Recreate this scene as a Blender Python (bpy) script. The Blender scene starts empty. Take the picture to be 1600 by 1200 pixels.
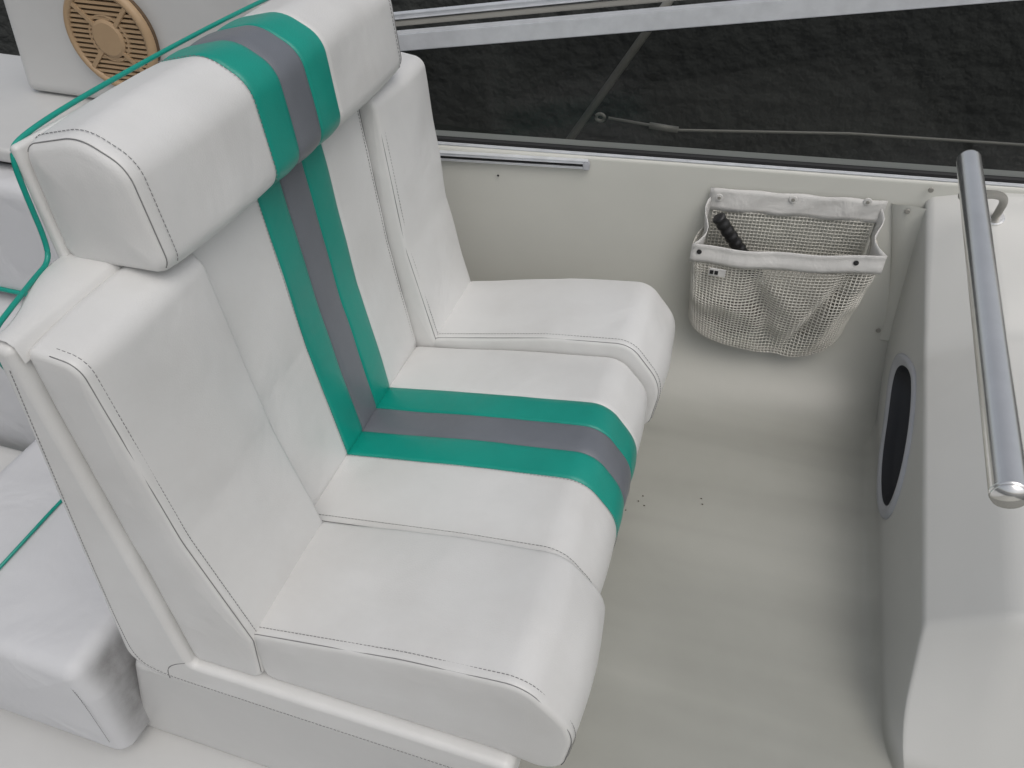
import bpy, bmesh, math, random
from mathutils import Vector, Matrix, noise
random.seed(4)
S = bpy.context.scene
COL = S.collection
R = math.radians
# ------------------------------------------------------------------ camera
CAM = Vector((.578, -.498, 1.559))
cd = bpy.data.cameras.new('camera'); cam = bpy.data.objects.new('camera', cd); COL.objects.link(cam)
cam.location = CAM; cam.rotation_euler = (R(48.1), 0, R(17.2)); cd.lens = 27.2; cd.sensor_width = 36
cd.clip_start = .02; cd.clip_end = 2000
S.camera = cam
_rx = Vector((math.cos(R(17.2)), math.sin(R(17.2)), 0)); _th = R(41.9)
_fh = Vector((-math.sin(R(17.2)), math.cos(R(17.2)), 0))
_fw = _fh*math.cos(_th) + Vector((0,0,-math.sin(_th))); _dn = -(_fh*math.sin(_th) + Vector((0,0,math.cos(_th))))
def hit(u, v, ax, val):
    d = _rx*((u-800)/1210) + _dn*((v-600)/1210) + _fw
    i = 'xyz'.index(ax); t = (val-CAM[i])/d[i]
    return CAM + d*t
def W(x): return 1.3+.137*x        # inner face of the far side wall
# ------------------------------------------------------------------ materials
def mat(name, col, rough=.5, metal=0, var=.06, vscale=5, bump=.0, bscale=200, dist=.001, big=0, bigscale=5, spec=.5, col2=None, coat=0):
    m = bpy.data.materials.new(name); m.use_nodes = True
    nt = m.node_tree; N = nt.nodes; L = nt.links
    p = N['Principled BSDF']; p.inputs['Roughness'].default_value = rough; p.inputs['Metallic'].default_value = metal
    p.inputs['Specular IOR Level'].default_value = spec; p.inputs['Coat Weight'].default_value = coat
    tc = N.new('ShaderNodeTexCoord')
    n1 = N.new('ShaderNodeTexNoise'); n1.inputs['Scale'].default_value = vscale; n1.inputs['Detail'].default_value = 7; n1.inputs['Roughness'].default_value = .62
    L.new(tc.outputs['Object'], n1.inputs['Vector'])
    rp = N.new('ShaderNodeValToRGB'); rp.color_ramp.elements[0].position = .32; rp.color_ramp.elements[1].position = .62
    c2 = col2 or tuple(c*(1-var*2.2) for c in col)
    rp.color_ramp.elements[0].color = (*c2, 1); rp.color_ramp.elements[1].color = (*col, 1)
    L.new(n1.outputs['Fac'], rp.inputs['Fac']); L.new(rp.outputs['Color'], p.inputs['Base Color'])
    mr = N.new('ShaderNodeMapRange'); mr.inputs['To Min'].default_value = max(0, rough-.08); mr.inputs['To Max'].default_value = min(1, rough+.1)
    L.new(n1.outputs['Fac'], mr.inputs['Value']); L.new(mr.outputs['Result'], p.inputs['Roughness'])
    last = None
    if big:
        n3 = N.new('ShaderNodeTexNoise'); n3.inputs['Scale'].default_value = bigscale; n3.inputs['Detail'].default_value = 3; n3.inputs['Distortion'].default_value = .6
        L.new(tc.outputs['Object'], n3.inputs['Vector'])
        b = N.new('ShaderNodeBump'); b.inputs['Strength'].default_value = 1; b.inputs['Distance'].default_value = big
        L.new(n3.outputs['Fac'], b.inputs['Height']); last = b
    if bump:
        n2 = N.new('ShaderNodeTexNoise'); n2.inputs['Scale'].default_value = bscale; n2.inputs['Detail'].default_value = 3
        L.new(tc.outputs['Object'], n2.inputs['Vector'])
        b2 = N.new('ShaderNodeBump'); b2.inputs['Strength'].default_value = bump; b2.inputs['Distance'].default_value = dist
        L.new(n2.outputs['Fac'], b2.inputs['Height'])
        if last: L.new(last.outputs['Normal'], b2.inputs['Normal'])
        last = b2
    if last: L.new(last.outputs['Normal'], p.inputs['Normal'])
    return m
M = {}
M['vinyl'] = mat('white_vinyl', (.69,.69,.68), .36, var=.035, vscale=3.5, bump=.5, bscale=420, dist=.0006, big=.007, bigscale=4.5, col2=(.63,.625,.61))
M['teal'] = mat('teal_vinyl', (.003,.29,.225), .36, var=.06, bump=.5, bscale=420, dist=.0006, big=.006)
M['grey'] = mat('grey_vinyl', (.16,.172,.195), .36, var=.06, bump=.5, bscale=420, dist=.0006, big=.006)
M['blue_vinyl'] = mat('cool_white_vinyl', (.60,.605,.62), .55, var=.02, bump=.4, bscale=400, dist=.0006, big=.009, bigscale=6)
M['thread'] = mat('grey_thread', (.23,.23,.23), .8)
M['steel'] = mat('polished_steel', (.92,.91,.89), .20, .88, var=.03, vscale=12, bump=.15, bscale=90, dist=.0003)
M['alu'] = mat('brushed_aluminium', (.70,.72,.75), .4, .35, var=.06, vscale=20)
M['rubber'] = mat('black_rubber', (.015,.015,.016), .6)
M['black'] = mat('black_plastic', (.012,.012,.013), .4)
M['beige'] = mat('beige_plastic', (.42,.29,.17), .5, var=.08)
M['beigedark'] = mat('dark_beige_plastic', (.13,.085,.05), .7)
M['net'] = mat('white_net', (.68,.66,.60), .7)
M['band'] = mat('bag_vinyl', (.66,.65,.63), .5, bump=.4, bscale=250, dist=.001, big=.009, bigscale=12)
M['shade_sheet'] = mat('grey_shade_sheet', (.42,.405,.365), .8)
M['cloth'] = mat('grey_cloth', (.20,.185,.16), .9, big=.03, bigscale=20)
M['pocket'] = mat('dark_pocket', (.03,.032,.038), .5)
M['greyplastic'] = mat('grey_plastic', (.44,.45,.48), .4)
M['dirt'] = mat('dark_crumb', (.06,.045,.03), .9)
M['galv'] = mat('galvanised', (.34,.33,.30), .5, .3)
M['hull'] = mat('hull_gelcoat', (.5,.5,.49), .4)
M['backdrop'] = mat('dark_backdrop', (.045,.048,.045), .9, vscale=1.2, col2=(.03,.032,.031), bump=1, bscale=8, dist=.05)
M['gelwhite'] = mat('white_gelcoat', (.57,.57,.56), .30, var=.03, vscale=3, bump=.2, bscale=60, dist=.0005, big=.005, bigscale=3)
# one moulding: cream gelcoat that turns to the darker, faintly banded floor finish near z = 0
def moulding(name, up, z1=.36):
    m = mat(name, (.375,.375,.340), .34, var=.03, vscale=2, bump=.3, bscale=300, dist=.0005, big=.005, bigscale=2.5, col2=(.34,.34,.305))
    nt = m.node_tree; N = nt.nodes; L = nt.links; p = N['Principled BSDF']
    base = p.inputs['Base Color'].links[0].from_socket
    tc = N.new('ShaderNodeTexCoord'); mp = N.new('ShaderNodeMapping'); mp.inputs['Scale'].default_value = (.5, 5, 1)
    L.new(tc.outputs['Object'], mp.inputs['Vector'])
    n = N.new('ShaderNodeTexNoise'); n.inputs['Scale'].default_value = 1.6; n.inputs['Detail'].default_value = 2; n.inputs['Distortion'].default_value = .4
    L.new(mp.outputs['Vector'], n.inputs['Vector'])
    r = N.new('ShaderNodeMapRange'); r.inputs['From Min'].default_value = .35; r.inputs['From Max'].default_value = .65; r.inputs['To Min'].default_value = .92; r.inputs['To Max'].default_value = 1.03
    L.new(n.outputs['Fac'], r.inputs['Value'])
    mx = N.new('ShaderNodeVectorMath'); mx.operation = 'SCALE'
    L.new(base, mx.inputs[0]); L.new(r.outputs['Result'], mx.inputs['Scale'])
    sp = N.new('ShaderNodeSeparateXYZ'); L.new(tc.outputs['Object'], sp.inputs[0])
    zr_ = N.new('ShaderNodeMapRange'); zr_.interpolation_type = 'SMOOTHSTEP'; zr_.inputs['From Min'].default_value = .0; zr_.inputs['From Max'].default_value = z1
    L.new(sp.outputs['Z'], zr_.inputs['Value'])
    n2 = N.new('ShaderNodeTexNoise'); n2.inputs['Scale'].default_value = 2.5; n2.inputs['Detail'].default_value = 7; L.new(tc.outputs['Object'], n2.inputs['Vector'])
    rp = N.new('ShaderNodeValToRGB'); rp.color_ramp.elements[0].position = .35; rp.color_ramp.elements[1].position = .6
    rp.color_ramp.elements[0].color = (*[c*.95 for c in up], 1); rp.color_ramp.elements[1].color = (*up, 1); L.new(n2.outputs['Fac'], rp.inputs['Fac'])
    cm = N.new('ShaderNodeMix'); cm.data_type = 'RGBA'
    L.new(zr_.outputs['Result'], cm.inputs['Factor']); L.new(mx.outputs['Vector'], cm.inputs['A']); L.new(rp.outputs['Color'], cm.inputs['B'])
    L.new(cm.outputs['Result'], p.inputs['Base Color'])
    return m
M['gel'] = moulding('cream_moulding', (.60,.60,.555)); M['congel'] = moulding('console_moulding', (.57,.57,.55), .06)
M['floor'] = M['gel']
def stained():
    m = mat('grimy_cushion_vinyl', (.60,.605,.62), .55, var=.02, bump=.4, bscale=400, dist=.0006, big=.009, bigscale=6)
    nt = m.node_tree; N = nt.nodes; L = nt.links; p = N['Principled BSDF']; base = p.inputs['Base Color'].links[0].from_socket
    tc = N.new('ShaderNodeTexCoord'); sp = N.new('ShaderNodeSeparateXYZ'); L.new(tc.outputs['Object'], sp.inputs[0])
    nz = N.new('ShaderNodeTexNoise'); nz.inputs['Scale'].default_value = 9; nz.inputs['Detail'].default_value = 9; nz.inputs['Roughness'].default_value = .7; L.new(tc.outputs['Object'], nz.inputs['Vector'])
    def mrange(s, a, b, lo=0, hi=1):
        r = N.new('ShaderNodeMapRange'); r.interpolation_type = 'SMOOTHSTEP'; r.inputs['From Min'].default_value = a; r.inputs['From Max'].default_value = b
        r.inputs['To Min'].default_value = lo; r.inputs['To Max'].default_value = hi
        L.new(s, r.inputs['Value']); return r.outputs['Result']
    def mul(a, b):
        q = N.new('ShaderNodeMath'); q.operation = 'MULTIPLY'; L.new(a, q.inputs[0]); L.new(b, q.inputs[1]); return q.outputs[0]
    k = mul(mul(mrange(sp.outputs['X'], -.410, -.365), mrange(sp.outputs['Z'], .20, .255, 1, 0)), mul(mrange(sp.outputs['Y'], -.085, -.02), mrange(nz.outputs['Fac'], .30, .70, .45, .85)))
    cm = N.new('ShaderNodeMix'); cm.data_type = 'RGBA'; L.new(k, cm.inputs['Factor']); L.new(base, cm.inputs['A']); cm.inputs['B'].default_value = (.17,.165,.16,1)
    L.new(cm.outputs['Result'], p.inputs['Base Color']); return m
M['stained'] = stained()
def glass_mat():
    m = bpy.data.materials.new('tinted_glass'); m.use_nodes = True; nt = m.node_tree; N = nt.nodes; L = nt.links
    for n in list(N):
        if n.type != 'OUTPUT_MATERIAL': N.remove(n)
    out = N['Material Output']; t = N.new('ShaderNodeBsdfTransparent'); g = N.new('ShaderNodeBsdfGlossy'); mx = N.new('ShaderNodeMixShader')
    nz = N.new('ShaderNodeTexNoise'); nz.inputs['Scale'].default_value = 4; nz.inputs['Detail'].default_value = 6
    rp = N.new('ShaderNodeValToRGB'); rp.color_ramp.elements[0].color = (.44,.45,.44,1); rp.color_ramp.elements[1].color = (.60,.61,.60,1)
    L.new(nz.outputs['Fac'], rp.inputs['Fac']); L.new(rp.outputs['Color'], t.inputs['Color'])
    g.inputs['Roughness'].default_value = .12
    f = N.new('ShaderNodeFresnel'); f.inputs['IOR'].default_value = 1.40
    L.new(f.outputs['Fac'], mx.inputs['Fac']); L.new(t.outputs[0], mx.inputs[1]); L.new(g.outputs[0], mx.inputs[2]); L.new(mx.outputs[0], out.inputs['Surface'])
    return m
M['glass'] = glass_mat()
M['water'] = mat('harbour_water', (.026,.030,.028), .38, spec=.35, bump=.08, bscale=2.0, dist=.02, big=.012, bigscale=.5, vscale=.5, col2=(.018,.021,.020))
# ------------------------------------------------------------------ mesh helpers
def mk(name, vs, fs, mats, parent=None, smooth=True, idx=None):
    me = bpy.data.meshes.new(name); me.from_pydata([tuple(v) for v in vs], [], fs)
    bm = bmesh.new(); bm.from_mesh(me); bmesh.ops.recalc_face_normals(bm, faces=bm.faces); 
    if idx:
        for f, i in zip(bm.faces, idx): f.material_index = i
    bm.to_mesh(me); bm.free()
    for p in me.polygons: p.use_smooth = smooth
    if not isinstance(mats, (list, tuple)): mats = [mats]
    for m in mats: me.materials.append(m)
    o = bpy.data.objects.new(name, me); COL.objects.link(o)
    if parent: o.parent = parent
    return o
def tag(o, label, cat=None, group=None, kind=None):
    if label: o['label'] = label
    if cat: o['category'] = cat
    if group: o['group'] = group
    if kind: o['kind'] = kind
    return o
def thing(name, label, cat, loc=(0,0,0), group=None):
    o = bpy.data.objects.new(name, None); COL.objects.link(o); o.empty_display_size = .1
    return tag(o, label, cat, group)
def adopt(parent, loc):
    parent.location = loc
    for c in parent.children: c.matrix_parent_inverse = Matrix.Translation(-Vector(loc))
def rpoly(pts, rad, seg=6, closed=True, step=.03):
    n = len(pts); out = []
    for i in range(n):
        p = Vector(pts[i])
        if not closed and i in (0, n-1): out.append(p); continue
        a = Vector(pts[i-1]); b = Vector(pts[(i+1) % n])
        r = rad[i] if isinstance(rad, (list, tuple)) else rad
        d1 = (a-p); d2 = (b-p); l1 = d1.length; l2 = d2.length; d1.normalize(); d2.normalize()
        ang = d1.angle(d2)
        t = min(r/math.tan(ang/2), l1*.48, l2*.48)
        rr = t*math.tan(ang/2)
        bis = (d1+d2).normalized(); c = p+bis*(rr/math.sin(ang/2))
        s = p+d1*t; e = p+d2*t; va = s-c; vb = e-c
        tot = va.angle_signed(vb)
        for k in range(seg+1):
            th = -tot*k/seg; out.append(c+Vector((va.x*math.cos(th)-va.y*math.sin(th), va.x*math.sin(th)+va.y*math.cos(th))))
    if step:
        o2 = []; m = len(out)
        for i in range(m if closed else m-1):
            a = out[i]; b = out[(i+1) % m]; o2.append(a); k = int((b-a).length/step)
            for j in range(1, k+1): o2.append(a.lerp(b, j/(k+1)))
        if not closed: o2.append(out[-1])
        out = o2
    return out
def offs(prof, d):
    n = len(prof); out = []
    area = sum(prof[i].x*prof[(i+1)%n].y-prof[(i+1)%n].x*prof[i].y for i in range(n))
    sg = 1 if area > 0 else -1
    for i in range(n):
        t = (prof[(i+1)%n]-prof[i-1]); t.normalize(); nrm = Vector((t.y, -t.x))*sg
        out.append(prof[i]+nrm*d)
    return out
def loft(name, prof, y0, y1, mats, parent, r=.014, puff=.008, seams=(), matfn=None, wob=.0015, seed=0, dome=.006, flatcap=False):
    """padded cushion: profile in XZ swept along Y with soft ends, grooves at the seams"""
    secs = []
    for k in range(6):
        a = k/5*math.pi/2; secs.append((y0+r*(1-math.cos(a)), -r*(1-math.sin(a))))
    ys = []
    n = max(3, int((y1-y0-2*r)/.015))
    for k in range(1, n): ys.append(y0+r+(y1-y0-2*r)*k/n)
    cuts = sorted([y0+r]+list(seams)+[y1-r])
    gro = list(seams)
    for s in gro: ys += [s-.004, s-.0015, s, s+.0015, s+.004]
    ys = sorted(set(round(q, 5) for q in ys if y0+r < q < y1-r))
    for q in ys:
        for c in range(len(cuts)-1):
            if cuts[c] <= q <= cuts[c+1]:
                s = (q-cuts[c])/(cuts[c+1]-cuts[c]); break
        s2 = (q-y0-r)/(y1-y0-2*r)
        ins = puff*(.7*math.sin(math.pi*s2)**.8 + .3*math.sin(math.pi*s)**.7)
        g = min([abs(q-x) for x in gro]+[1])
        if g < .0012: ins -= .0024
        elif g < .003: ins -= .0010
        secs.append((q, ins))
    for k in range(5, -1, -1):
        a = k/5*math.pi/2; secs.append((y1-r*(1-math.cos(a)), -r*(1-math.sin(a))))
    vs = []; fs = []; idx = []; n = len(prof)
    def ring(y, ins):
        for i, p in enumerate(offs(prof, ins)):
            w = noise.noise(Vector((p.x*9+seed, y*9, p.y*9)))*wob*2
            vs.append((p.x+w, y, p.y+w))
    for (y, ins) in secs: ring(y, ins)
    for s in range(len(secs)-1):
        ym = (secs[s][0]+secs[s+1][0])/2
        for i in range(n):
            fs.append((s*n+i, s*n+(i+1)%n, (s+1)*n+(i+1)%n, (s+1)*n+i)); idx.append(matfn(ym) if matfn else 0)
    for first, yy, sg in ((0, y0, -1), ((len(secs)-1)*n, y1, 1)):
        if flatcap:
            fs.append(tuple(first+i for i in range(n))); idx.append(0); continue
        ring0 = [Vector(vs[first+i]) for i in range(n)]; c = sum(ring0, Vector())/n; prev = first
        for q in (.93, .8, .6, .35):
            b = len(vs)
            for p in ring0: 
                t = c.lerp(p, q); vs.append((t.x, yy+sg*dome*(1-q**3), t.z))
            for i in range(n):
                j = (i+1) % n; fs.append((prev+i, prev+j, b+j, b+i)); idx.append(0)
            prev = b
        vs.append((c.x, yy+sg*dome, c.z)); b = len(vs)-1
        for i in range(n): fs.append((prev+i, prev+(i+1)%n, b)); idx.append(0)
    o = mk(name, vs, fs, mats, parent, True, idx)
    if flatcap:
        for p in o.data.polygons:
            if len(p.vertices) > 4: p.use_smooth = False
    return o
def tubes(paths, r, ns=6):
    vs = []; fs = []
    for pts in paths:
        pts = [Vector(p) for p in pts]; m = len(pts); b0 = len(vs)
        for i, p in enumerate(pts):
            t = (pts[min(i+1, m-1)]-pts[max(i-1, 0)]).normalized()
            up = Vector((0,0,1)) if abs(t.z) < .9 else Vector((1,0,0))
            a = t.cross(up).normalized(); b = t.cross(a)
            for k in range(ns):
                q = 2*math.pi*k/ns; vs.append(p+a*math.cos(q)*r+b*math.sin(q)*r)
        for i in range(m-1):
            for k in range(ns):
                k2 = (k+1) % ns; fs.append((b0+i*ns+k, b0+i*ns+k2, b0+(i+1)*ns+k2, b0+(i+1)*ns+k))
        fs.append(tuple(b0+k for k in range(ns))); fs.append(tuple(b0+(m-1)*ns+k for k in range(ns)))
    return vs, fs
def tube(name, pts, r, m, parent=None, ns=16):
    vs, fs = tubes([pts], r, ns); return mk(name, vs, fs, m, parent)
def smoothpath(pts, k=3):
    pts = [Vector(p) for p in pts]
    for _ in range(k):
        o = [pts[0]]
        for a, b in zip(pts, pts[1:]): o += [a.lerp(b, .25), a.lerp(b, .75)]
        o.append(pts[-1]); pts = o
    return pts
def stitch(pts, parent, r=.0006, L=.0046, gap=.0024, name='stitching', line=None):
    pts = [Vector(p) for p in pts]
    segs = []
    acc = [0]
    for a, b in zip(pts, pts[1:]): acc.append(acc[-1]+(b-a).length)
    tot = acc[-1]
    def at(s):
        for k in range(len(acc)-1):
            if acc[k+1] >= s:
                return pts[k].lerp(pts[k+1], (s-acc[k])/max(1e-9, acc[k+1]-acc[k]))
        return pts[-1]
    s = 0
    while s+L < tot:
        segs.append([at(s), at(s+L)]); s += L+gap
    vs, fs = tubes(segs, r, 4)
    if line: tube('seam_line', line, .0008, M['thread'], parent, 6)
    return mk(name, vs, fs, M['thread'], parent)
def run(prof, y, off, sel):
    p2 = offs(prof, off); pts = [Vector((p.x, y, p.y)) for p in p2]; keep = [sel(p) for p in p2]
    n = len(pts); st = next((i for i in range(n) if keep[i] and not keep[i-1]), 0); out = []
    for k in range(n):
        j = (st+k) % n
        if keep[j]: out.append(pts[j])
        else: break
    return out
def endstitch(prof, a, b, parent, sel, d=.018, off=.0016, r=.013, ends='ab'):
    k = .42*r; al = math.acos(1-.42); ins = -r*(1-math.sin(al))+.0002
    if 'a' in ends: stitch(run(prof, a+d, off, sel), parent, line=run(prof, a+k, ins, sel))
    if 'b' in ends: stitch(run(prof, b-d, off, sel), parent, line=run(prof, b-k, ins, sel))
def box(name, lo, hi, m, parent=None, bev=.004, seg=3, taper=None):
    bm = bmesh.new(); bmesh.ops.create_cube(bm, size=1)
    for v in bm.verts:
        v.co = Vector([lo[i]+(v.co[i]+.5)*(hi[i]-lo[i]) for i in range(3)])
    if taper: 
        for v in bm.verts: taper(v.co)
    if bev: bmesh.ops.bevel(bm, geom=list(bm.edges)+list(bm.verts), offset=bev, segments=seg, profile=.6, affect='EDGES')
    me = bpy.data.meshes.new(name); bm.to_mesh(me); bm.free(); me.materials.append(m)
    for p in me.polygons: p.use_smooth = True
    o = bpy.data.objects.new(name, me); COL.objects.link(o)
    if parent: o.parent = parent
    mo = o.modifiers.new('wn', 'WEIGHTED_NORMAL'); mo.keep_sharp = True
    return o
def barm(name, a, b, w, h, m, parent=None, out=Vector((0,-1,0)), bev=.002):
    a = Vector(a); b = Vector(b); t = (b-a); L = t.length; t.normalize()
    s = out.cross(t).normalized(); o_ = t.cross(s).normalized()
    bm = bmesh.new(); bmesh.ops.create_cube(bm, size=1)
    for v in bm.verts: v.co = a + t*(v.co.x+.5)*L + s*v.co.y*w + o_*v.co.z*h
    if bev: bmesh.ops.bevel(bm, geom=list(bm.edges), offset=bev, segments=2, affect='EDGES')
    bmesh.ops.recalc_face_normals(bm, faces=bm.faces)
    me = bpy.data.meshes.new(name); bm.to_mesh(me); bm.free(); me.materials.append(m)
    for p in me.polygons: p.use_smooth = False
    ob = bpy.data.objects.new(name, me); COL.objects.link(ob)
    if parent: ob.parent = parent
    return ob
def grid(name, P, m, parent=None, smooth=True, skip=None):
    nr = len(P); nc = len(P[0]); vs = [p for row in P for p in row]
    fs = [(i*nc+j, i*nc+j+1, (i+1)*nc+j+1, (i+1)*nc+j) for i in range(nr-1) for j in range(nc-1)]
    if skip: fs = [f for f in fs if not skip([vs[k] for k in f])]
    return mk(name, vs, fs, m, parent, smooth)
def disc(name, c, nrm, r, th, m, parent=None, ns=24):
    c = Vector(c); nrm = Vector(nrm).normalized(); up = Vector((0,0,1)) if abs(nrm.z) < .9 else Vector((1,0,0))
    a = nrm.cross(up).normalized(); b = nrm.cross(a); rings = [(r, 0), (r, th*.7), (r*.85, th)]
    vs = []; fs = []
    for (rr, h) in rings:
        for k in range(ns):
            q = 2*math.pi*k/ns; vs.append(c+nrm*h+a*math.cos(q)*rr+b*math.sin(q)*rr)
    for i in range(2):
        for k in range(ns):
            k2 = (k+1)%ns; fs.append((i*ns+k, i*ns+k2, (i+1)*ns+k2, (i+1)*ns+k))
    fs.append(tuple(range(ns))); fs.append(tuple(2*ns+k for k in range(ns)))
    return mk(name, vs, fs, m, parent, False)
# ------------------------------------------------------------------ setting
P = [[Vector((x, y, 0)) for x in [.40+.1*i for i in range(19)]] for y in [-1.6+.1*j for j in range(34)]]
tag(grid('cockpit_floor', P, M['floor']), 'cream moulded cockpit floor with faint cross bands', kind='structure')
tag(grid('floor_behind_seat', [[(x, y, -.003) for x in (-.33, .41)] for y in (1.0, 1.5)], M['floor']), 'strip of cream floor between bench and side wall', kind='structure')
P = [[(.40, y, 0), (.398, y, -.12), (.38, y, -.125), (-2.6, y, -.125)] for y in (-1.6, 0, 1.3)]
tag(grid('aft_deck', P, M['gelwhite'], smooth=False), 'white moulded aft deck one step below the cockpit floor', kind='structure')
wp = rpoly([(-.64,-.0015), (0,.0008), (.004,.675), (.10,.675), (.11,.50), (.30,.50), (.34,-.95)], [0,.27,.012,.01,.02,.04,0], seg=18, closed=False, step=.05)
P = [[Vector((x, W(x)+p.x, p.y)) for p in wp] for x in [-2.6+.1*i for i in range(47)]]
tag(grid('side_wall', P, M['gel']), 'cream moulded side wall below the long window', kind='structure')
P = [[(x, y, -1.0) for x in (-400, -20, 20, 400)] for y in (-400, -20, 20, 400)]
tag(grid('water', P, M['water'], smooth=False), 'dark harbour water outside the boat', kind='structure')
tag(box('backdrop_wall', (-30, 5.0, -1.6), (30, 9, 1.0), M['backdrop'], bev=.03), 'dark quay wall added across the water to block sky and darken reflections', 'quay wall', kind='structure')  # invented wall: blocks sky light and darkens what the water reflects
tag(box('hull', (-2.6, -1.75, -1.1), (2.2, 1.0, -.14), M['hull'], bev=.05), 'white hull below the decks', kind='structure')
# ------------------------------------------------------------------ helm bench
bench = thing('bench_seat', 'white vinyl double bench seat with teal and grey centre stripes and a raised headrest', 'seat')
YB = (0.0, .25, .80, 1.06)
S0, S1, S2, S3 = .425, .493, .564, .635
def stripe(y):
    if S0 <= y <= S1 or S2 <= y <= S3: return 1
    if S1 < y < S2: return 2
    return 0
VM = [M['vinyl'], M['teal'], M['grey']]
side_seat = rpoly([(-.025,.287), (.40,.288), (.503,.268), (.521,.42), (.440,.519), (.25,.492), (-.025,.428)], [.025,.08,.066,.11,.06,.3,.025], seg=9)
mid_seat = rpoly([(-.07,.287), (.39,.288), (.486,.282), (.499,.400), (.428,.490), (.25,.464), (-.07,.403)], [.025,.08,.06,.11,.06,.3,.025], seg=9)
for i, (a, b) in enumerate(((YB[0], YB[1]), (YB[1], YB[2]), (YB[2], YB[3]))):
    mid = i == 1; pr = mid_seat if mid else side_seat
    a += .0030; b -= .0030
    c = loft('seat_cushion', pr, a, b, VM, bench, r=.011, puff=.007 if not mid else .009, seams=(S0,S1,S2,S3) if mid else (), matfn=stripe if mid else None, seed=i*7, dome=.001 if mid else .004)
    tag(c, ('plain white nearest seat cushion', 'seat cushion crossed by teal and grey stripes', 'plain white seat cushion nearest the side wall')[i])
    sel = (lambda p: p.y > .30 and p.x > -.062) if mid else (lambda p: p.y > .30 and p.x > -.015)
    endstitch(pr, a, b, c, sel, d=.016, r=.011, ends='a')
    if mid:
        stitch(run(pr, S0-.006, .0084, sel), c)
side_back = rpoly([(-.025,.289), (-.010,.42), (-.064,.66), (-.097,.980), (-.171,.993), (-.160,.289)], [.025,.03,.3,.028,.014,.02], seg=8)
mid_back = rpoly([(-.068,.289), (-.058,.42), (-.097,.68), (-.126,.985), (-.171,.992), (-.160,.289)], [.025,.03,.3,.018,.014,.02], seg=8)
for i, (a, b) in enumerate(((YB[0], YB[1]), (YB[1], YB[2]), (YB[2], YB[3]))):
    mid = i == 1; pr = mid_back if mid else side_back
    a += .0018; b -= .0018
    if i == 0: a = -.004
    c = loft('back_cushion', pr, a, b, VM, bench, r=.011, puff=.006, seams=(S0,S1,S2,S3) if mid else (), matfn=stripe if mid else None, seed=i*5+30, dome=.001 if mid else .003)
    tag(c, ('plain white nearest backrest panel', 'backrest panel with vertical teal and grey stripes', 'plain white backrest panel nearest the side wall')[i])
    sel = lambda p: p.x > -.152 and p.y > .31
    endstitch(pr, a, b, c, sel, off=.0013, d=.016, r=.011, ends='a')
    if mid:
        stitch(run(pr, S0-.006, .0058, sel), c); endstitch(pr, a, b, c, sel, off=.0013, d=.016, r=.011, ends='b')
head = rpoly([(-.078,.998), (-.093,1.148), (-.150,1.180), (-.240,1.158), (-.246,.992)], [.030,.045,.06,.028,.026], seg=9)
HY0, HY1 = .160, .920
c = loft('headrest', head, HY0, HY1, VM, bench, r=.018, puff=.009, seams=(S0,S1,S2,S3), matfn=stripe, seed=77, dome=.006)
tag(c, 'headrest bolster with teal and grey stripes')
sel = lambda p: p.x > -.235 and p.y > 1.01
endstitch(head, HY0, HY1, c, sel, d=.023, off=.0016, r=.018)
stitch(run(head, S0-.006, .0084, sel), c)
# one continuous L-shaped padded shell: backrest side turning under the seat
shell = rpoly([(-.161,.284), (-.173,.995), (-.201,1.003), (-.214,.88), (-.256,.61), (-.315,.203), (.43,.203), (.43,.284)], [.010,.012,.012,.2,.5,.065,.018,.018], seg=8)
c = loft('back_shell', shell, -.017, 1.072, M['vinyl'], bench, r=.012, puff=.002, seed=50, flatcap=True, wob=.0008)
pts = smoothpath([Vector((p[0]+.013, -.0174, p[1])) for p in ((-.200,.965), (-.214,.88), (-.256,.61), (-.290,.37), (-.302,.250), (-.262,.217), (-.15,.216), (.41,.216))], 3)
stitch(pts, c)
tube('seam_line', smoothpath([(-.170,-.0165,.292), (-.200,-.0170,.272), (-.222,-.0170,.245), (-.230,-.0165,.206)], 2), .0010, M['thread'], c, 6)
def xrear(y):
    s = max(0, min(1, y/.140)); return -.203-.048*(s*s*(3-2*s))
P = []
for k in range(40):
    y = -.010+.161*k/14 if k <= 14 else .151+.775*(k-14)/25
    xq = xrear(y)
    P.append([Vector((-.166, y, .975)), Vector((-.170, y, .998)), Vector((-.178, y, 1.0045)), Vector((xq+.008, y, 1.0055)), Vector((xq+.002, y, 1.002)), Vector((xq, y, .990)), Vector((xq-.006, y, .90)), Vector((xq-.035, y, .65)), Vector((xq-.07, y, .30))])
grid('shell_rear', P, M['vinyl'], c)
uprear = rpoly([(-.236,.96), (-.238,1.158), (-.252,1.156), (-.254,.80), (-.236,.80)], .007, seg=4)
loft('headrest_backing', uprear, .156, .925, M['vinyl'], bench, r=.006, puff=.001, flatcap=True, wob=.0004)
tb = tube('piping', smoothpath([(-.249,.92,1.158), (-.249,.60,1.168), (-.249,.30,1.167), (-.249,.172,1.160), (-.250,.155,1.145), (-.251,.152,1.09), (-.251,.150,1.03), (-.249,.140,1.006), (-.240,.105,1.006), (-.221,.05,1.007), (-.205,-.010,1.003), (-.208,-.010,.96), (-.218,.016,.90)], 3), .0034, M['teal'], bench, 10)
tag(tb, 'teal piping along the rear edge of headrest and shell')
def tp(co):
    if co.z < .1: co.x += -.10 if co.x < 0 else .0
tag(box('pedestal', (-.318, -.012, -.122), (.405, 1.068, .206), M['gelwhite'], bench, bev=.02, seg=4, taper=tp), 'moulded white pedestal under the bench')
adopt(bench, (.1, .53, -.12))
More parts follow.
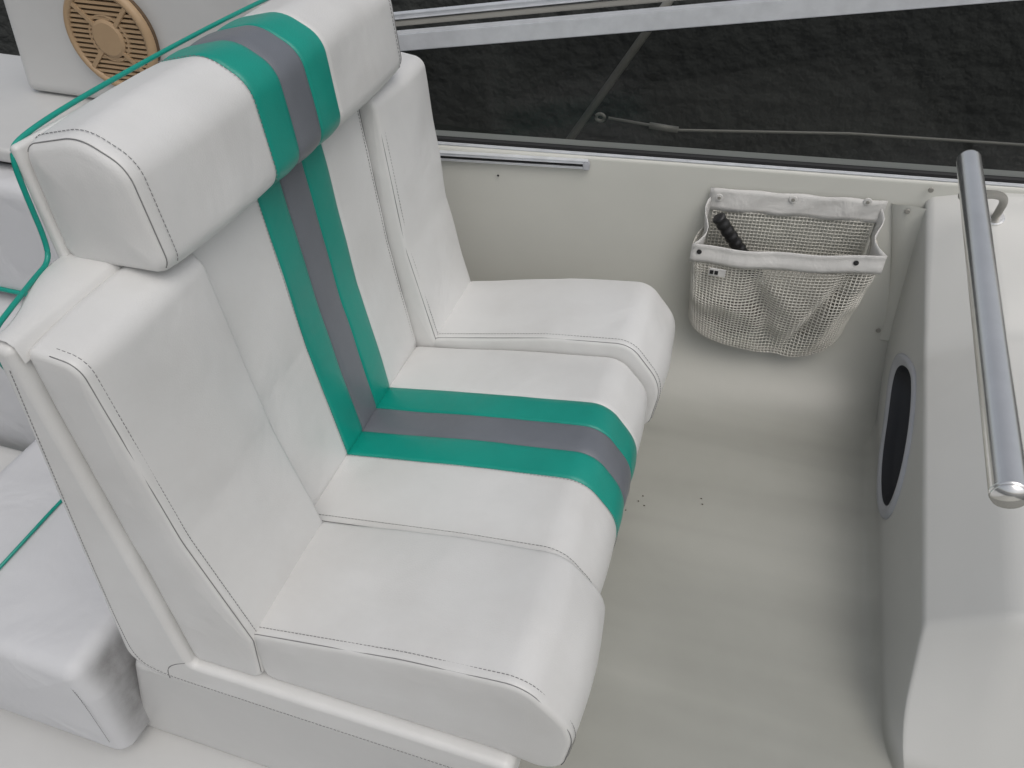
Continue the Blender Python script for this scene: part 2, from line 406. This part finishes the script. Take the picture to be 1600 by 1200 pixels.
# ------------------------------------------------------------------ aft seats
ott = thing('aft_cushion_block', 'pale cushion block with a grimy stained end, behind the bench at bottom left', 'cushion')
cp = rpoly([(-.385,-.10), (-.358,.15), (-.375,.25), (-.86,.262), (-.90,-.10)], [.035,.05,.035,.04,.04], seg=8)
c = loft('cushion', cp, -.085, .62, [M['stained']], ott, r=.032, puff=.008, seed=12, dome=.012)
tag(c, 'pale cushion with a dirty stained end')
tube('piping', [(-.655, -.06, .264), (-.655, .2, .271), (-.655, .58, .270)], .0035, M['teal'], ott, 8)
stitch(smoothpath([(-.60,-.074,.247),(-.45,-.080,.236), (-.400,-.083,.215), (-.388,-.087,.15), (-.400,-.089,-.03)], 3), c)
adopt(ott, (-.62, .25, -.12))
aft = thing('aft_side_seat', 'pale aft side seat with teal piping at the left edge, behind the bench', 'seat')
sb = box('seat_base', (-1.9, .47, .0), (-.62, .95, .40), M['blue_vinyl'], aft, bev=.03, seg=5)
tube('piping', [(-1.9,.468,.03), (-1.2,.466,.03), (-.66,.468,.03)], .005, M['teal'], aft, 8)
bk = box('backrest', (-1.9, .66, .41), (-.62, .80, .745), M['blue_vinyl'], aft, bev=.035, seg=5)
tube('piping', [(-1.9,.655,.44), (-1.2,.655,.44), (-.66,.655,.44)], .006, M['teal'], aft, 8)
box('plinth', (-1.9, .50, -.12), (-.64, .95, -.004), M['gelwhite'], aft, bev=.01)
adopt(aft, (-1.2, .7, -.12))
co = thing('aft_coaming', 'white moulded coaming ledge behind the aft side seat', 'ledge')
box('ledge', (-2.3, .72, .765), (-.40, 1.22, .80), M['gelwhite'], co, bev=.012)
box('gap_strip', (-2.2, .745, .748), (-.45, 1.2, .763), M['rubber'], co, bev=.002)  # black strip along the gap line under the ledge
box('riser', (-2.2, .82, -.1), (-.45, 1.15, .746), M['gelwhite'], co, bev=.01)
adopt(co, (-1.3, 1.0, -.12))
lt = thing('deck_latch', 'small beige latch on white moulding at the left edge', 'latch')
box('moulding', (-1.6, .10, -.12), (-.93, .44, .12), M['gelwhite'], lt, bev=.05, seg=6)
q = hit(14, 822, 'z', .123)
box('plate', (q.x-.02, q.y-.012, .118), (q.x+.02, q.y+.012, .126), M['beige'], lt, bev=.002)
box('catch', (q.x-.008, q.y-.006, .126), (q.x+.010, q.y+.006, .132), M['beigedark'], lt, bev=.002)
adopt(lt, (-1.2, .27, -.12))
pod = thing('speaker_pod', 'white moulded pillar panel holding the round speaker', 'panel')
def tpod(co):
    if co.x < -.9 and co.z > 1.1: co.x += .12
box('pillar', (-1.17, 1.0, .802), (-.44, 1.13, 1.62), M['gelwhite'], pod, bev=.03, seg=5, taper=tpod)
adopt(pod, (-.8, 1.06, .80))
spk = thing('speaker', 'round beige speaker with slatted grille on the white pillar', 'speaker')
sc = hit(174, 58, 'y', .985); SN = Vector((0,-1,0)); ux = Vector((1,0,0)); uz = Vector((0,0,1)); SR = .116
def ringm(name, r0, r1, d0, d1, m, ns=48):
    vs = []; fs = []
    prof = [(r0, 0), (r0, d0), ((r0+r1)/2, d1), (r1, d0*.6), (r1, 0)]
    for (rr, h) in prof:
        for k in range(ns):
            q = 2*math.pi*k/ns; vs.append(sc+SN*h+ux*math.cos(q)*rr+uz*math.sin(q)*rr)
    for i in range(4):
        for k in range(ns):
            k2 = (k+1)%ns; fs.append((i*ns+k, i*ns+k2, (i+1)*ns+k2, (i+1)*ns+k))
    return mk(name, vs, fs, m, spk)
disc('backing', sc+Vector((0,.014,0)), SN, SR*.97, .012, M['beigedark'], spk, 40)
ringm('rim', SR*.84, SR, .012, .016, M['beige'])
vs = []; fs = []
for k in range(-9, 10):
    z = k*.0108; w = math.sqrt(max(0, (SR*.86)**2-z*z)); 
    if w < .02: continue
    inner = math.sqrt(max(0, (SR*.34)**2-z*z))
    for (xa, xb) in (((-w, -inner), (inner, w)) if inner > 0 else ((-w, w),)):
        b = len(vs)
        for x in (xa, xb):
            for (dz, dy) in ((-.0028,.003), (.0028,.003), (.0028,.010), (-.0028,.010)):
                vs.append(sc+SN*dy+ux*x+uz*(z+dz))
        fs += [(b,b+1,b+2,b+3),(b+4,b+5,b+6,b+7)]+[(b+i, b+(i+1)%4, b+4+(i+1)%4, b+4+i) for i in range(4)]
mk('grille', vs, fs, M['beige'], spk, False)
for q in (45, 135, 225, 315):
    d = ux*math.cos(R(q))+uz*math.sin(R(q))
    barm('spoke', sc+SN*.009+d*SR*.3, sc+SN*.009+d*SR*.88, .010, .007, M['beige'], spk, bev=.001)
disc('centre_cap', sc+SN*.002, SN, SR*.36, .013, M['beige'], spk, 40)
ringm('inner_ring', SR*.40, SR*.46, .009, .011, M['beige'])
adopt(spk, sc)
# ------------------------------------------------------------------ window
def Wp(x, z, o=0): return Vector((x, W(x)+o, z))
def topz(x): return .935+(x+.14)*.133
win = thing('side_window', 'long tinted side window in an aluminium frame above the side wall', 'window')
XA, XB = -.46, 1.9
grid('glass', [[Wp(x, .672, .035) for x in (XA, XB)], [Wp(x, topz(x)-.01, .045) for x in (XA, XB)]], M['glass'], win, False)
barm('bottom_seal', Wp(XA,.679,.030), Wp(XB,.679,.030), .010, .022, M['rubber'], win)
barm('bottom_trim', Wp(XA,.676,.012), Wp(XB,.676,.012), .006, .010, M['alu'], win)
barm('top_rail', Wp(XA,topz(XA),.045), Wp(XB,topz(XB),.045), .040, .035, M['alu'], win)
barm('top_seal', Wp(XA,topz(XA)-.022,.05), Wp(XB,topz(XB)-.022,.05), .005, .03, M['rubber'], win)
barm('upper_rail', Wp(XA,topz(XA)+.050,.075), Wp(XB,topz(XB)+.062,.075), .012, .02, M['alu'], win)
barm('upper_channel', Wp(XA,topz(XA)+.034,.070), Wp(XB,topz(XB)+.040,.070), .012, .012, M['galv'], win)
barm('end_post', Wp(XA+.02,.69,.05), Wp(XA+.02,1.05,.05), .03, .03, M['alu'], win)
adopt(win, (.7, W(.7)+.05, .675))
sl = thing('slide_track', 'short aluminium slide track on the wall below the window beside the backrest', 'track')
barm('rail', Wp(-.30,.654,-.003), Wp(.215,.662,-.003), .008, .012, M['alu'], sl)
barm('groove', Wp(-.30,.646,-.002), Wp(.205,.654,-.002), .006, .010, M['rubber'], sl)
barm('lower_lip', Wp(-.30,.639,-.003), Wp(.21,.647,-.003), .005, .012, M['alu'], sl)
barm('end_stop', Wp(.205,.652,-.006), Wp(.222,.653,-.006), .020, .016, M['greyplastic'], sl)
adopt(sl, Wp(-.05,.64))
st = thing('stanchion', 'slanted guard pole outside the window', 'pole')
a = hit(1003, 60, 'y', 1.62); b = hit(885, 225, 'y', 1.62); d = (b-a).normalized()
b = a+d*((.505-a.z)/d.z); b2 = a-d*.6
tube('pole', [b, b2], .011, M['galv'], st, 16); disc('foot', (b.x, b.y, .501), (0,0,1), .03, .008, M['galv'], st)
adopt(st, b)
lw = thing('guard_wire', 'thin guard wire with a turnbuckle running past the slanted pole', 'wire')
a = hit(938, 183, 'y', 1.60); c_ = hit(1600, 226, 'y', 1.82); dd = (c_-a)
m1 = hit(1062, 203, 'y', 1.64)
tube('cable', [a+dd*.02, m1, a+dd*.6, a+dd*2.0], .0042, M['galv'], lw, 8)
tube('turnbuckle', [a.lerp(m1,.62), a.lerp(m1,.98)], .009, M['galv'], lw, 12)
tube('shackle', [a+Vector((.012*math.cos(t),0,.010*math.sin(t))) for t in [k*math.pi/8 for k in range(17)]], .005, M['galv'], lw, 8)
adopt(lw, a)
# ------------------------------------------------------------------ console
con = thing('console', 'white moulded console rising from the floor along the right side', 'console')
def rise(y):
    s = max(0, min(1, (y-1.18)/(1.47-1.18))); return s*s*(3-2*s)
def zr(y):
    b = .240+(min(y, 1.25)-.5)*.14
    return b+(.635-b)*rise(y)
def xr(y): return 1.090+.034*(min(y,1.25)-.5)-.075*rise(y)
def xf(y): return 1.078+.03*(y-.5)
rows = []
ys = [.282,.284,.29,.30,.315,.33,.345,.36,.375,.39,.405,.42,.435,.45,.46,.468,.475,.480,.485,.490,.495,.50,.505,.51,.52,.54,.56]+[.60+.03*k for k in range(8)]+[.825+.0115*k for k in range(50)]+[1.40+.015*k for k in range(9)]
def hf(y):
    if y >= .500: return 1
    if y < .465: return .90*((y-.282)/.183)**.95
    s = (y-.465)/.035; return .90+.10*(1-(1-s)**2.2)
RF = .035
for y in ys:
    yy = max(y, .5); sr = rise(yy)
    pr = rpoly([(xf(yy)-.22,-.002), (xf(yy),.0006), (xr(yy),zr(yy)), (xr(yy)+.13,zr(yy)+.095*(1-sr)+.022*sr), (1.85,zr(yy)+.14*(1-sr)+.030*sr)], [0,RF,.022,.10,0], seg=8, closed=False, step=None)
    out = []
    for i in range(len(pr)-1):
        m = 34 if i == 9 else 3
        for k in range(m): out.append(pr[i].lerp(pr[i+1], k/m))
    out.append(pr[-1]); h = hf(y); dx = .035*max(0, (.40-y)/.12)**2
    rows.append([Vector((p.x+dx, y, .0008+p.y*h if p.y > 0 else p.y)) for p in out])
VC = (1.10, .160); VA = (.215, .078); VB = (-.050, .098)
def vs_of(p):
    a = p.y-VC[0]; b = p.z-VC[1]; det = VA[0]*VB[1]-VA[1]*VB[0]
    return math.hypot((a*VB[1]-b*VB[0])/det, (VA[0]*b-VA[1]*a)/det)
body = grid('body', rows, M['congel'], con, skip=lambda q: max(vs_of(p) for p in q) < .99 and 1.0 < max(p.x for p in q) < 1.13)
def face(y, z, o=0):
    x = xf(y)+(xr(y)-xf(y))*z/zr(y); 
    if z < RF: x -= RF-math.sqrt(max(0, RF**2-(RF-z)**2))
    return Vector((x-o, y, z))
def vent(s, o):
    pts = []
    for k in range(64):
        q = 2*math.pi*k/64
        pts.append(face(VC[0]+s*(math.cos(q)*VA[0]+math.sin(q)*VB[0]), max(.016, VC[1]+s*(math.cos(q)*VA[1]+math.sin(q)*VB[1])), o))
    return pts
def rings(name, L, m, cap=False):
    n = 64; vs = [p for r_ in L for p in r_]; fs = [(r*n+i, r*n+(i+1)%n, (r+1)*n+(i+1)%n, (r+1)*n+i) for r in range(len(L)-1) for i in range(n)]
    if cap: fs.append(tuple((len(L)-1)*n+i for i in range(n)))
    return mk(name, vs, fs, m, con)
rings('pocket', [vent(.87,.002), vent(.84,-.02), vent(.78,-.05), vent(.6,-.06)], M['pocket'], True)
rings('pocket_rim', [vent(1.03,-.001), vent(1.02,.005), vent(.98,.009), vent(.91,.007), vent(.87,.002)], M['greyplastic'])
fl = []
for k in range(13):
    z = .20+.41*k/12; x1 = 1.115-.075*max(0, (z-.25)/.36)**1.3
    wd = .05+.02*(k/12); cv = 0 if z > .27 else .27-math.sqrt(.27**2-(.27-z)**2)
    fl.append([Wp(x1-wd-.003, z, .004-cv), Wp(x1-wd, z, -.004-cv), Wp(x1-.02, z, -.005-cv), Wp(x1+.02, z, -.02-cv)])
grid('flange', fl, M['gel'], con)
for (u, v) in ((1418,328), (1373,516), (1455,296)):
    q = hit(u, v, 'y', 1.437); disc('bolt', (q.x, W(q.x)-.007, q.z), (0,-1,0), .0065, .004, M['galv'], con, 12)
adopt(con, (1.4, 1.0, 0))
# ------------------------------------------------------------------ grab rail
gr = thing('grab_rail', 'polished steel grab rail running above the console at the right', 'rail')
A = Vector((.951,.893,.970)); B = Vector((.915,.151,.941)); t = (B-A).normalized()
tube('bar', [A-t*.003, A, B, B+t*.003], .0185, M['steel'], gr, 32)
vs, fs = tubes([[A-t*.012, A-t*.003]], .0135, 20); mk('end_cap', vs, fs, M['steel'], gr)
vs, fs = tubes([[B, B+t*.007]], .0172, 20); mk('end_cap', vs, fs, M['steel'], gr)
q = hit(1557, 336, 'y', 1.405)
tube('bracket', smoothpath([A+t*.12, A+t*.06+Vector((.02,.10,-.08)), Vector((q.x-.01,q.y-.05,q.z+.08)), Vector((q.x,q.y,q.z-.01))], 3), .009, M['galv'], gr, 12)
disc('bracket_foot', (q.x, q.y, q.z-.010), (-.2,-.5,1), .022, .009, M['steel'], gr, 20)
adopt(gr, q)
# ------------------------------------------------------------------ mesh bag
bag = thing('mesh_bag', 'white mesh storage bag hanging on the side wall by the console', 'bag')
bl, brt = Wp(.536,.600,-.004), Wp(.945,.600,-.004)
fl_, fr_ = Vector((.512,1.272,.505)), Vector((.977,1.325,.525))
P = []
for k in range(6):
    P.append([Wp(.530+.425*j/24, .619-.062*k/5+.001*math.sin(j*1.1), -.006-.002*math.sin(j*.9+k)) for j in range(25)])
o = grid('back_band', P, M['band'], bag); so = o.modifiers.new('s', 'SOLIDIFY'); so.thickness = .003
def front(s, dz):
    base = fl_.lerp(fr_, s); c_ = base+Vector((0, -.010*math.sin(math.pi*s), -.004*math.sin(math.pi*s)+dz))
    c_.y += .003*math.sin(s*17); c_.z += .0012*math.sin(s*13+1); return c_
P = [[front(j/30, -.050*k/5)+Vector((0,.003*math.sin(k*1.2),0)) for j in range(31)] for k in range(6)]
o = grid('front_band', P, M['band'], bag); so = o.modifiers.new('s', 'SOLIDIFY'); so.thickness = .003
for (bk_, fr2, sx) in ((bl, fl_, -1), (brt, fr_, 1)):
    P = []
    for k in range(7):
        row = []
        for j in range(9):
            s = j/8; top = bk_.lerp(fr2, s); fold = sx*.014*math.sin(s*math.pi*2)*(1-k/9)
            zz = -.085*k/6*(1-.35*s)
            row.append(top+Vector((fold-sx*.012*math.sin(math.pi*s), 0, zz)))
        P.append(row)
    o = grid('side_gusset', P, M['band'], bag); so = o.modifiers.new('s', 'SOLIDIFY'); so.thickness = .002
top = [Wp(.538,.52,-.006)]+[Vector((.515,1.33,.50))]+[front(j/8,-.044)+Vector((0,.004,0)) for j in range(9)]+[Vector((.965,1.38,.51)), Wp(.948,.53,-.006)]
bot = [Wp(.545,.30,-.01), Wp(.535,.285,-.03), Wp(.535,.255,-.070), Wp(.56,.225,-.085), Wp(.61,.200,-.088), Wp(.67,.185,-.09), Wp(.74,.175,-.09), Wp(.82,.168,-.09), Wp(.88,.178,-.088), Wp(.925,.210,-.085), Wp(.945,.250,-.07), Wp(.955,.285,-.03), Wp(.955,.305,-.01)]
def resample(pts, n):
    pts = smoothpath(pts, 2); acc = [0]
    for a, b in zip(pts, pts[1:]): acc.append(acc[-1]+(b-a).length)
    out = []
    for k in range(n):
        s = acc[-1]*k/(n-1); i = 0
        while i < len(acc)-2 and acc[i+1] < s: i += 1
        out.append(pts[i].lerp(pts[i+1], (s-acc[i])/max(1e-9, acc[i+1]-acc[i])))
    return out
NT, NV = 68, 34
T_ = resample(top, NT); B_ = resample(bot, NT); P = []
for k in range(NV):
    v = k/(NV-1); row = []
    for j in range(NT):
        p = T_[j].lerp(B_[j], v); s = j/(NT-1)
        bulge = .006*math.sin(math.pi*v**.9)*math.sin(math.pi*s)
        wr = noise.noise(Vector((s*5, v*3, 1.3)))*.024+noise.noise(Vector((s*12, v*5, 4)))*.014
        cv = math.sin(math.pi*min(1, v*.95))
        crease = -.030*math.exp(-((s-.38-.16*v)/.04)**2)*cv - .028*math.exp(-((s-.76+.18*v)/.03)**2)*cv + .010*math.exp(-((s-.83+.14*v)/.03)**2)*cv
        p = p+Vector((0, -bulge-wr*math.sin(math.pi*min(1,v*1.05))-crease, wr*.2))
        lim = W(p.x)-.004
        if p.y > lim: p.y = lim
        row.append(p)
    P.append(row)
for k in range(1, 8):
    row = []
    for j in range(NT):
        p = P[NV-1][j].copy(); q = Wp(p.x, p.z-.02, -.012); row.append(p.lerp(q, k/7)+Vector((0,0,-.008*math.sin(math.pi*k/7))))
    P.append(row)
o = grid('net_pouch', P, M['net'], bag); w = o.modifiers.new('w', 'WIREFRAME'); w.thickness = .0046; w.use_even_offset = False; w.use_replace = True
P = [[Wp(.545+.395*j/42, .565-.33*k/34, -.006-.004*abs(noise.noise(Vector((j*.2,k*.2,2))))) for j in range(43)] for k in range(35)]
o = grid('back_net', P, M['net'], bag); w = o.modifiers.new('w', 'WIREFRAME'); w.thickness = .0042; w.use_even_offset = False; w.use_replace = True
P = [[Wp(.56+.345*j/20, .40-.19*k/10, -.016-.02*k/10-.006*noise.noise(Vector((j*.4,k*.5,7)))) for j in range(21)] for k in range(11)]
o = grid('shade_sheet', P, M['shade_sheet'], bag); so = o.modifiers.new('s', 'SOLIDIFY'); so.thickness = .002  # grey sheet behind the net, its colour standing in for shade inside the bag
for u, v in ((1126,301), (1240,311), (1357,322)):
    q = hit(u, v, 'y', 1.39); disc('snap', (q.x, W(q.x)-.011, q.z), (0,-1,0), .010, .003, M['band'], bag, 18); disc('snap_stud', (q.x, W(q.x)-.014, q.z), (0,-1,0), .0045, .002, M['galv'], bag, 12)
for s in (.045, .86):
    q = front(s, -.02); disc('eyelet', q+Vector((0,-.004,0)), (0,-1,.15), .0065, .002, M['rubber'], bag, 14)
q = front(.16, -.066)
box('label_patch', (q.x-.020, q.y-.016, q.z-.012), (q.x+.022, q.y-.013, q.z+.010), M['band'], bag, bev=.001)
for dx in (-.013, -.001): box('label_mark', (q.x+dx-.0045, q.y-.0185, q.z-.006), (q.x+dx+.0045, q.y-.0165, q.z+.005), M['black'], bag, bev=.0005)
adopt(bag, Wp(.74,.60))
ht = thing('tool_handle', 'black ribbed handle sticking out of the mesh bag', 'tool')
a = hit(1122, 338, 'y', 1.325); b = hit(1162, 398, 'y', 1.345); d = (b-a)
vs = []; fs = []; n = 60; ns = 16; dn = d.normalized(); a1 = dn.cross(Vector((0,0,1))).normalized(); b1 = dn.cross(a1)
for i in range(n):
    s = i/(n-1); r = .0165+.0013*math.sin(s*n*1.05)+(-.004 if i == 0 else 0)
    for k in range(ns):
        q = 2*math.pi*k/ns; vs.append(a+d*(s*1.6)+a1*math.cos(q)*r+b1*math.sin(q)*r)
for i in range(n-1):
    for k in range(ns): fs.append((i*ns+k, i*ns+(k+1)%ns, (i+1)*ns+(k+1)%ns, (i+1)*ns+k))
fs.append(tuple(range(ns))); fs.append(tuple((n-1)*ns+k for k in range(ns)))
mk('grip', vs, fs, M['black'], ht)
e = a+d*1.6; tube('shaft', [e, e+dn*.07], .006, M['steel'], ht, 10)
adopt(ht, e+dn*.07)
bm = bmesh.new(); bmesh.ops.create_icosphere(bm, subdivisions=4, radius=1)
cc = Vector((.66, W(.66)-.055, .265))
for v in bm.verts:
    nn = noise.noise(v.co*1.6)*.35+noise.noise(v.co*4)*.15
    v.co = cc+Vector((v.co.x*.08, v.co.y*.030, v.co.z*.045))*(1+nn)
me = bpy.data.meshes.new('cloth_bundle'); bm.to_mesh(me); bm.free(); me.materials.append(M['cloth'])
for p in me.polygons: p.use_smooth = True
o = bpy.data.objects.new('cloth_bundle', me); COL.objects.link(o); tag(o, 'brownish grey crumpled bundle at the bottom of the mesh bag', 'cloth')
for i, (u, v) in enumerate(((1005,775), (998,783), (1007,790), (978,797), (1096,779), (1098,788))):
    q = hit(u, v, 'z', .002); bm = bmesh.new(); bmesh.ops.create_icosphere(bm, subdivisions=1, radius=.0020)
    for w_ in bm.verts: w_.co = Vector((w_.co.x*random.uniform(.6,1.5), w_.co.y*random.uniform(.6,1.3), w_.co.z*.6))
    me = bpy.data.meshes.new('crumb'); bm.to_mesh(me); bm.free(); me.materials.append(M['dirt'])
    o = bpy.data.objects.new('crumb', me); COL.objects.link(o); o.location = q; tag(o, 'tiny dark crumb on the floor in front of the seat', 'crumb', 'crumbs on the floor')
q = hit(781, 270, 'y', W(.1)-.002); tag(disc('screw_hole', Wp(q.x, q.z, -.001), (0,-1,0), .003, .001, M['black'], None, 10), 'tiny dark screw hole in the wall beside the backrest', 'hole')
# ------------------------------------------------------------------ light
w = bpy.data.worlds.new('World'); S.world = w; w.use_nodes = True; nt = w.node_tree
bg = nt.nodes['Background']; sky = nt.nodes.new('ShaderNodeTexSky'); sky.sky_type = 'NISHITA'; sky.sun_disc = False
sky.sun_elevation = R(60); sky.sun_rotation = R(135); sky.air_density = 1.2; sky.dust_density = 5
hs = nt.nodes.new('ShaderNodeHueSaturation'); hs.inputs['Saturation'].default_value = .38
nt.links.new(sky.outputs[0], hs.inputs['Color']); nt.links.new(hs.outputs[0], bg.inputs['Color']); bg.inputs['Strength'].default_value = .108
sd = bpy.data.lights.new('sun', 'SUN'); sd.energy = .5; sd.angle = R(55); sd.color = (1,.985,.96)
so = bpy.data.objects.new('sun', sd); COL.objects.link(so)
dr = Vector((.40,-.42,.95)).normalized(); so.rotation_euler = dr.to_track_quat('Z', 'Y').to_euler()
S.view_settings.view_transform = 'Standard'; S.view_settings.look = 'None'; S.view_settings.exposure = 0
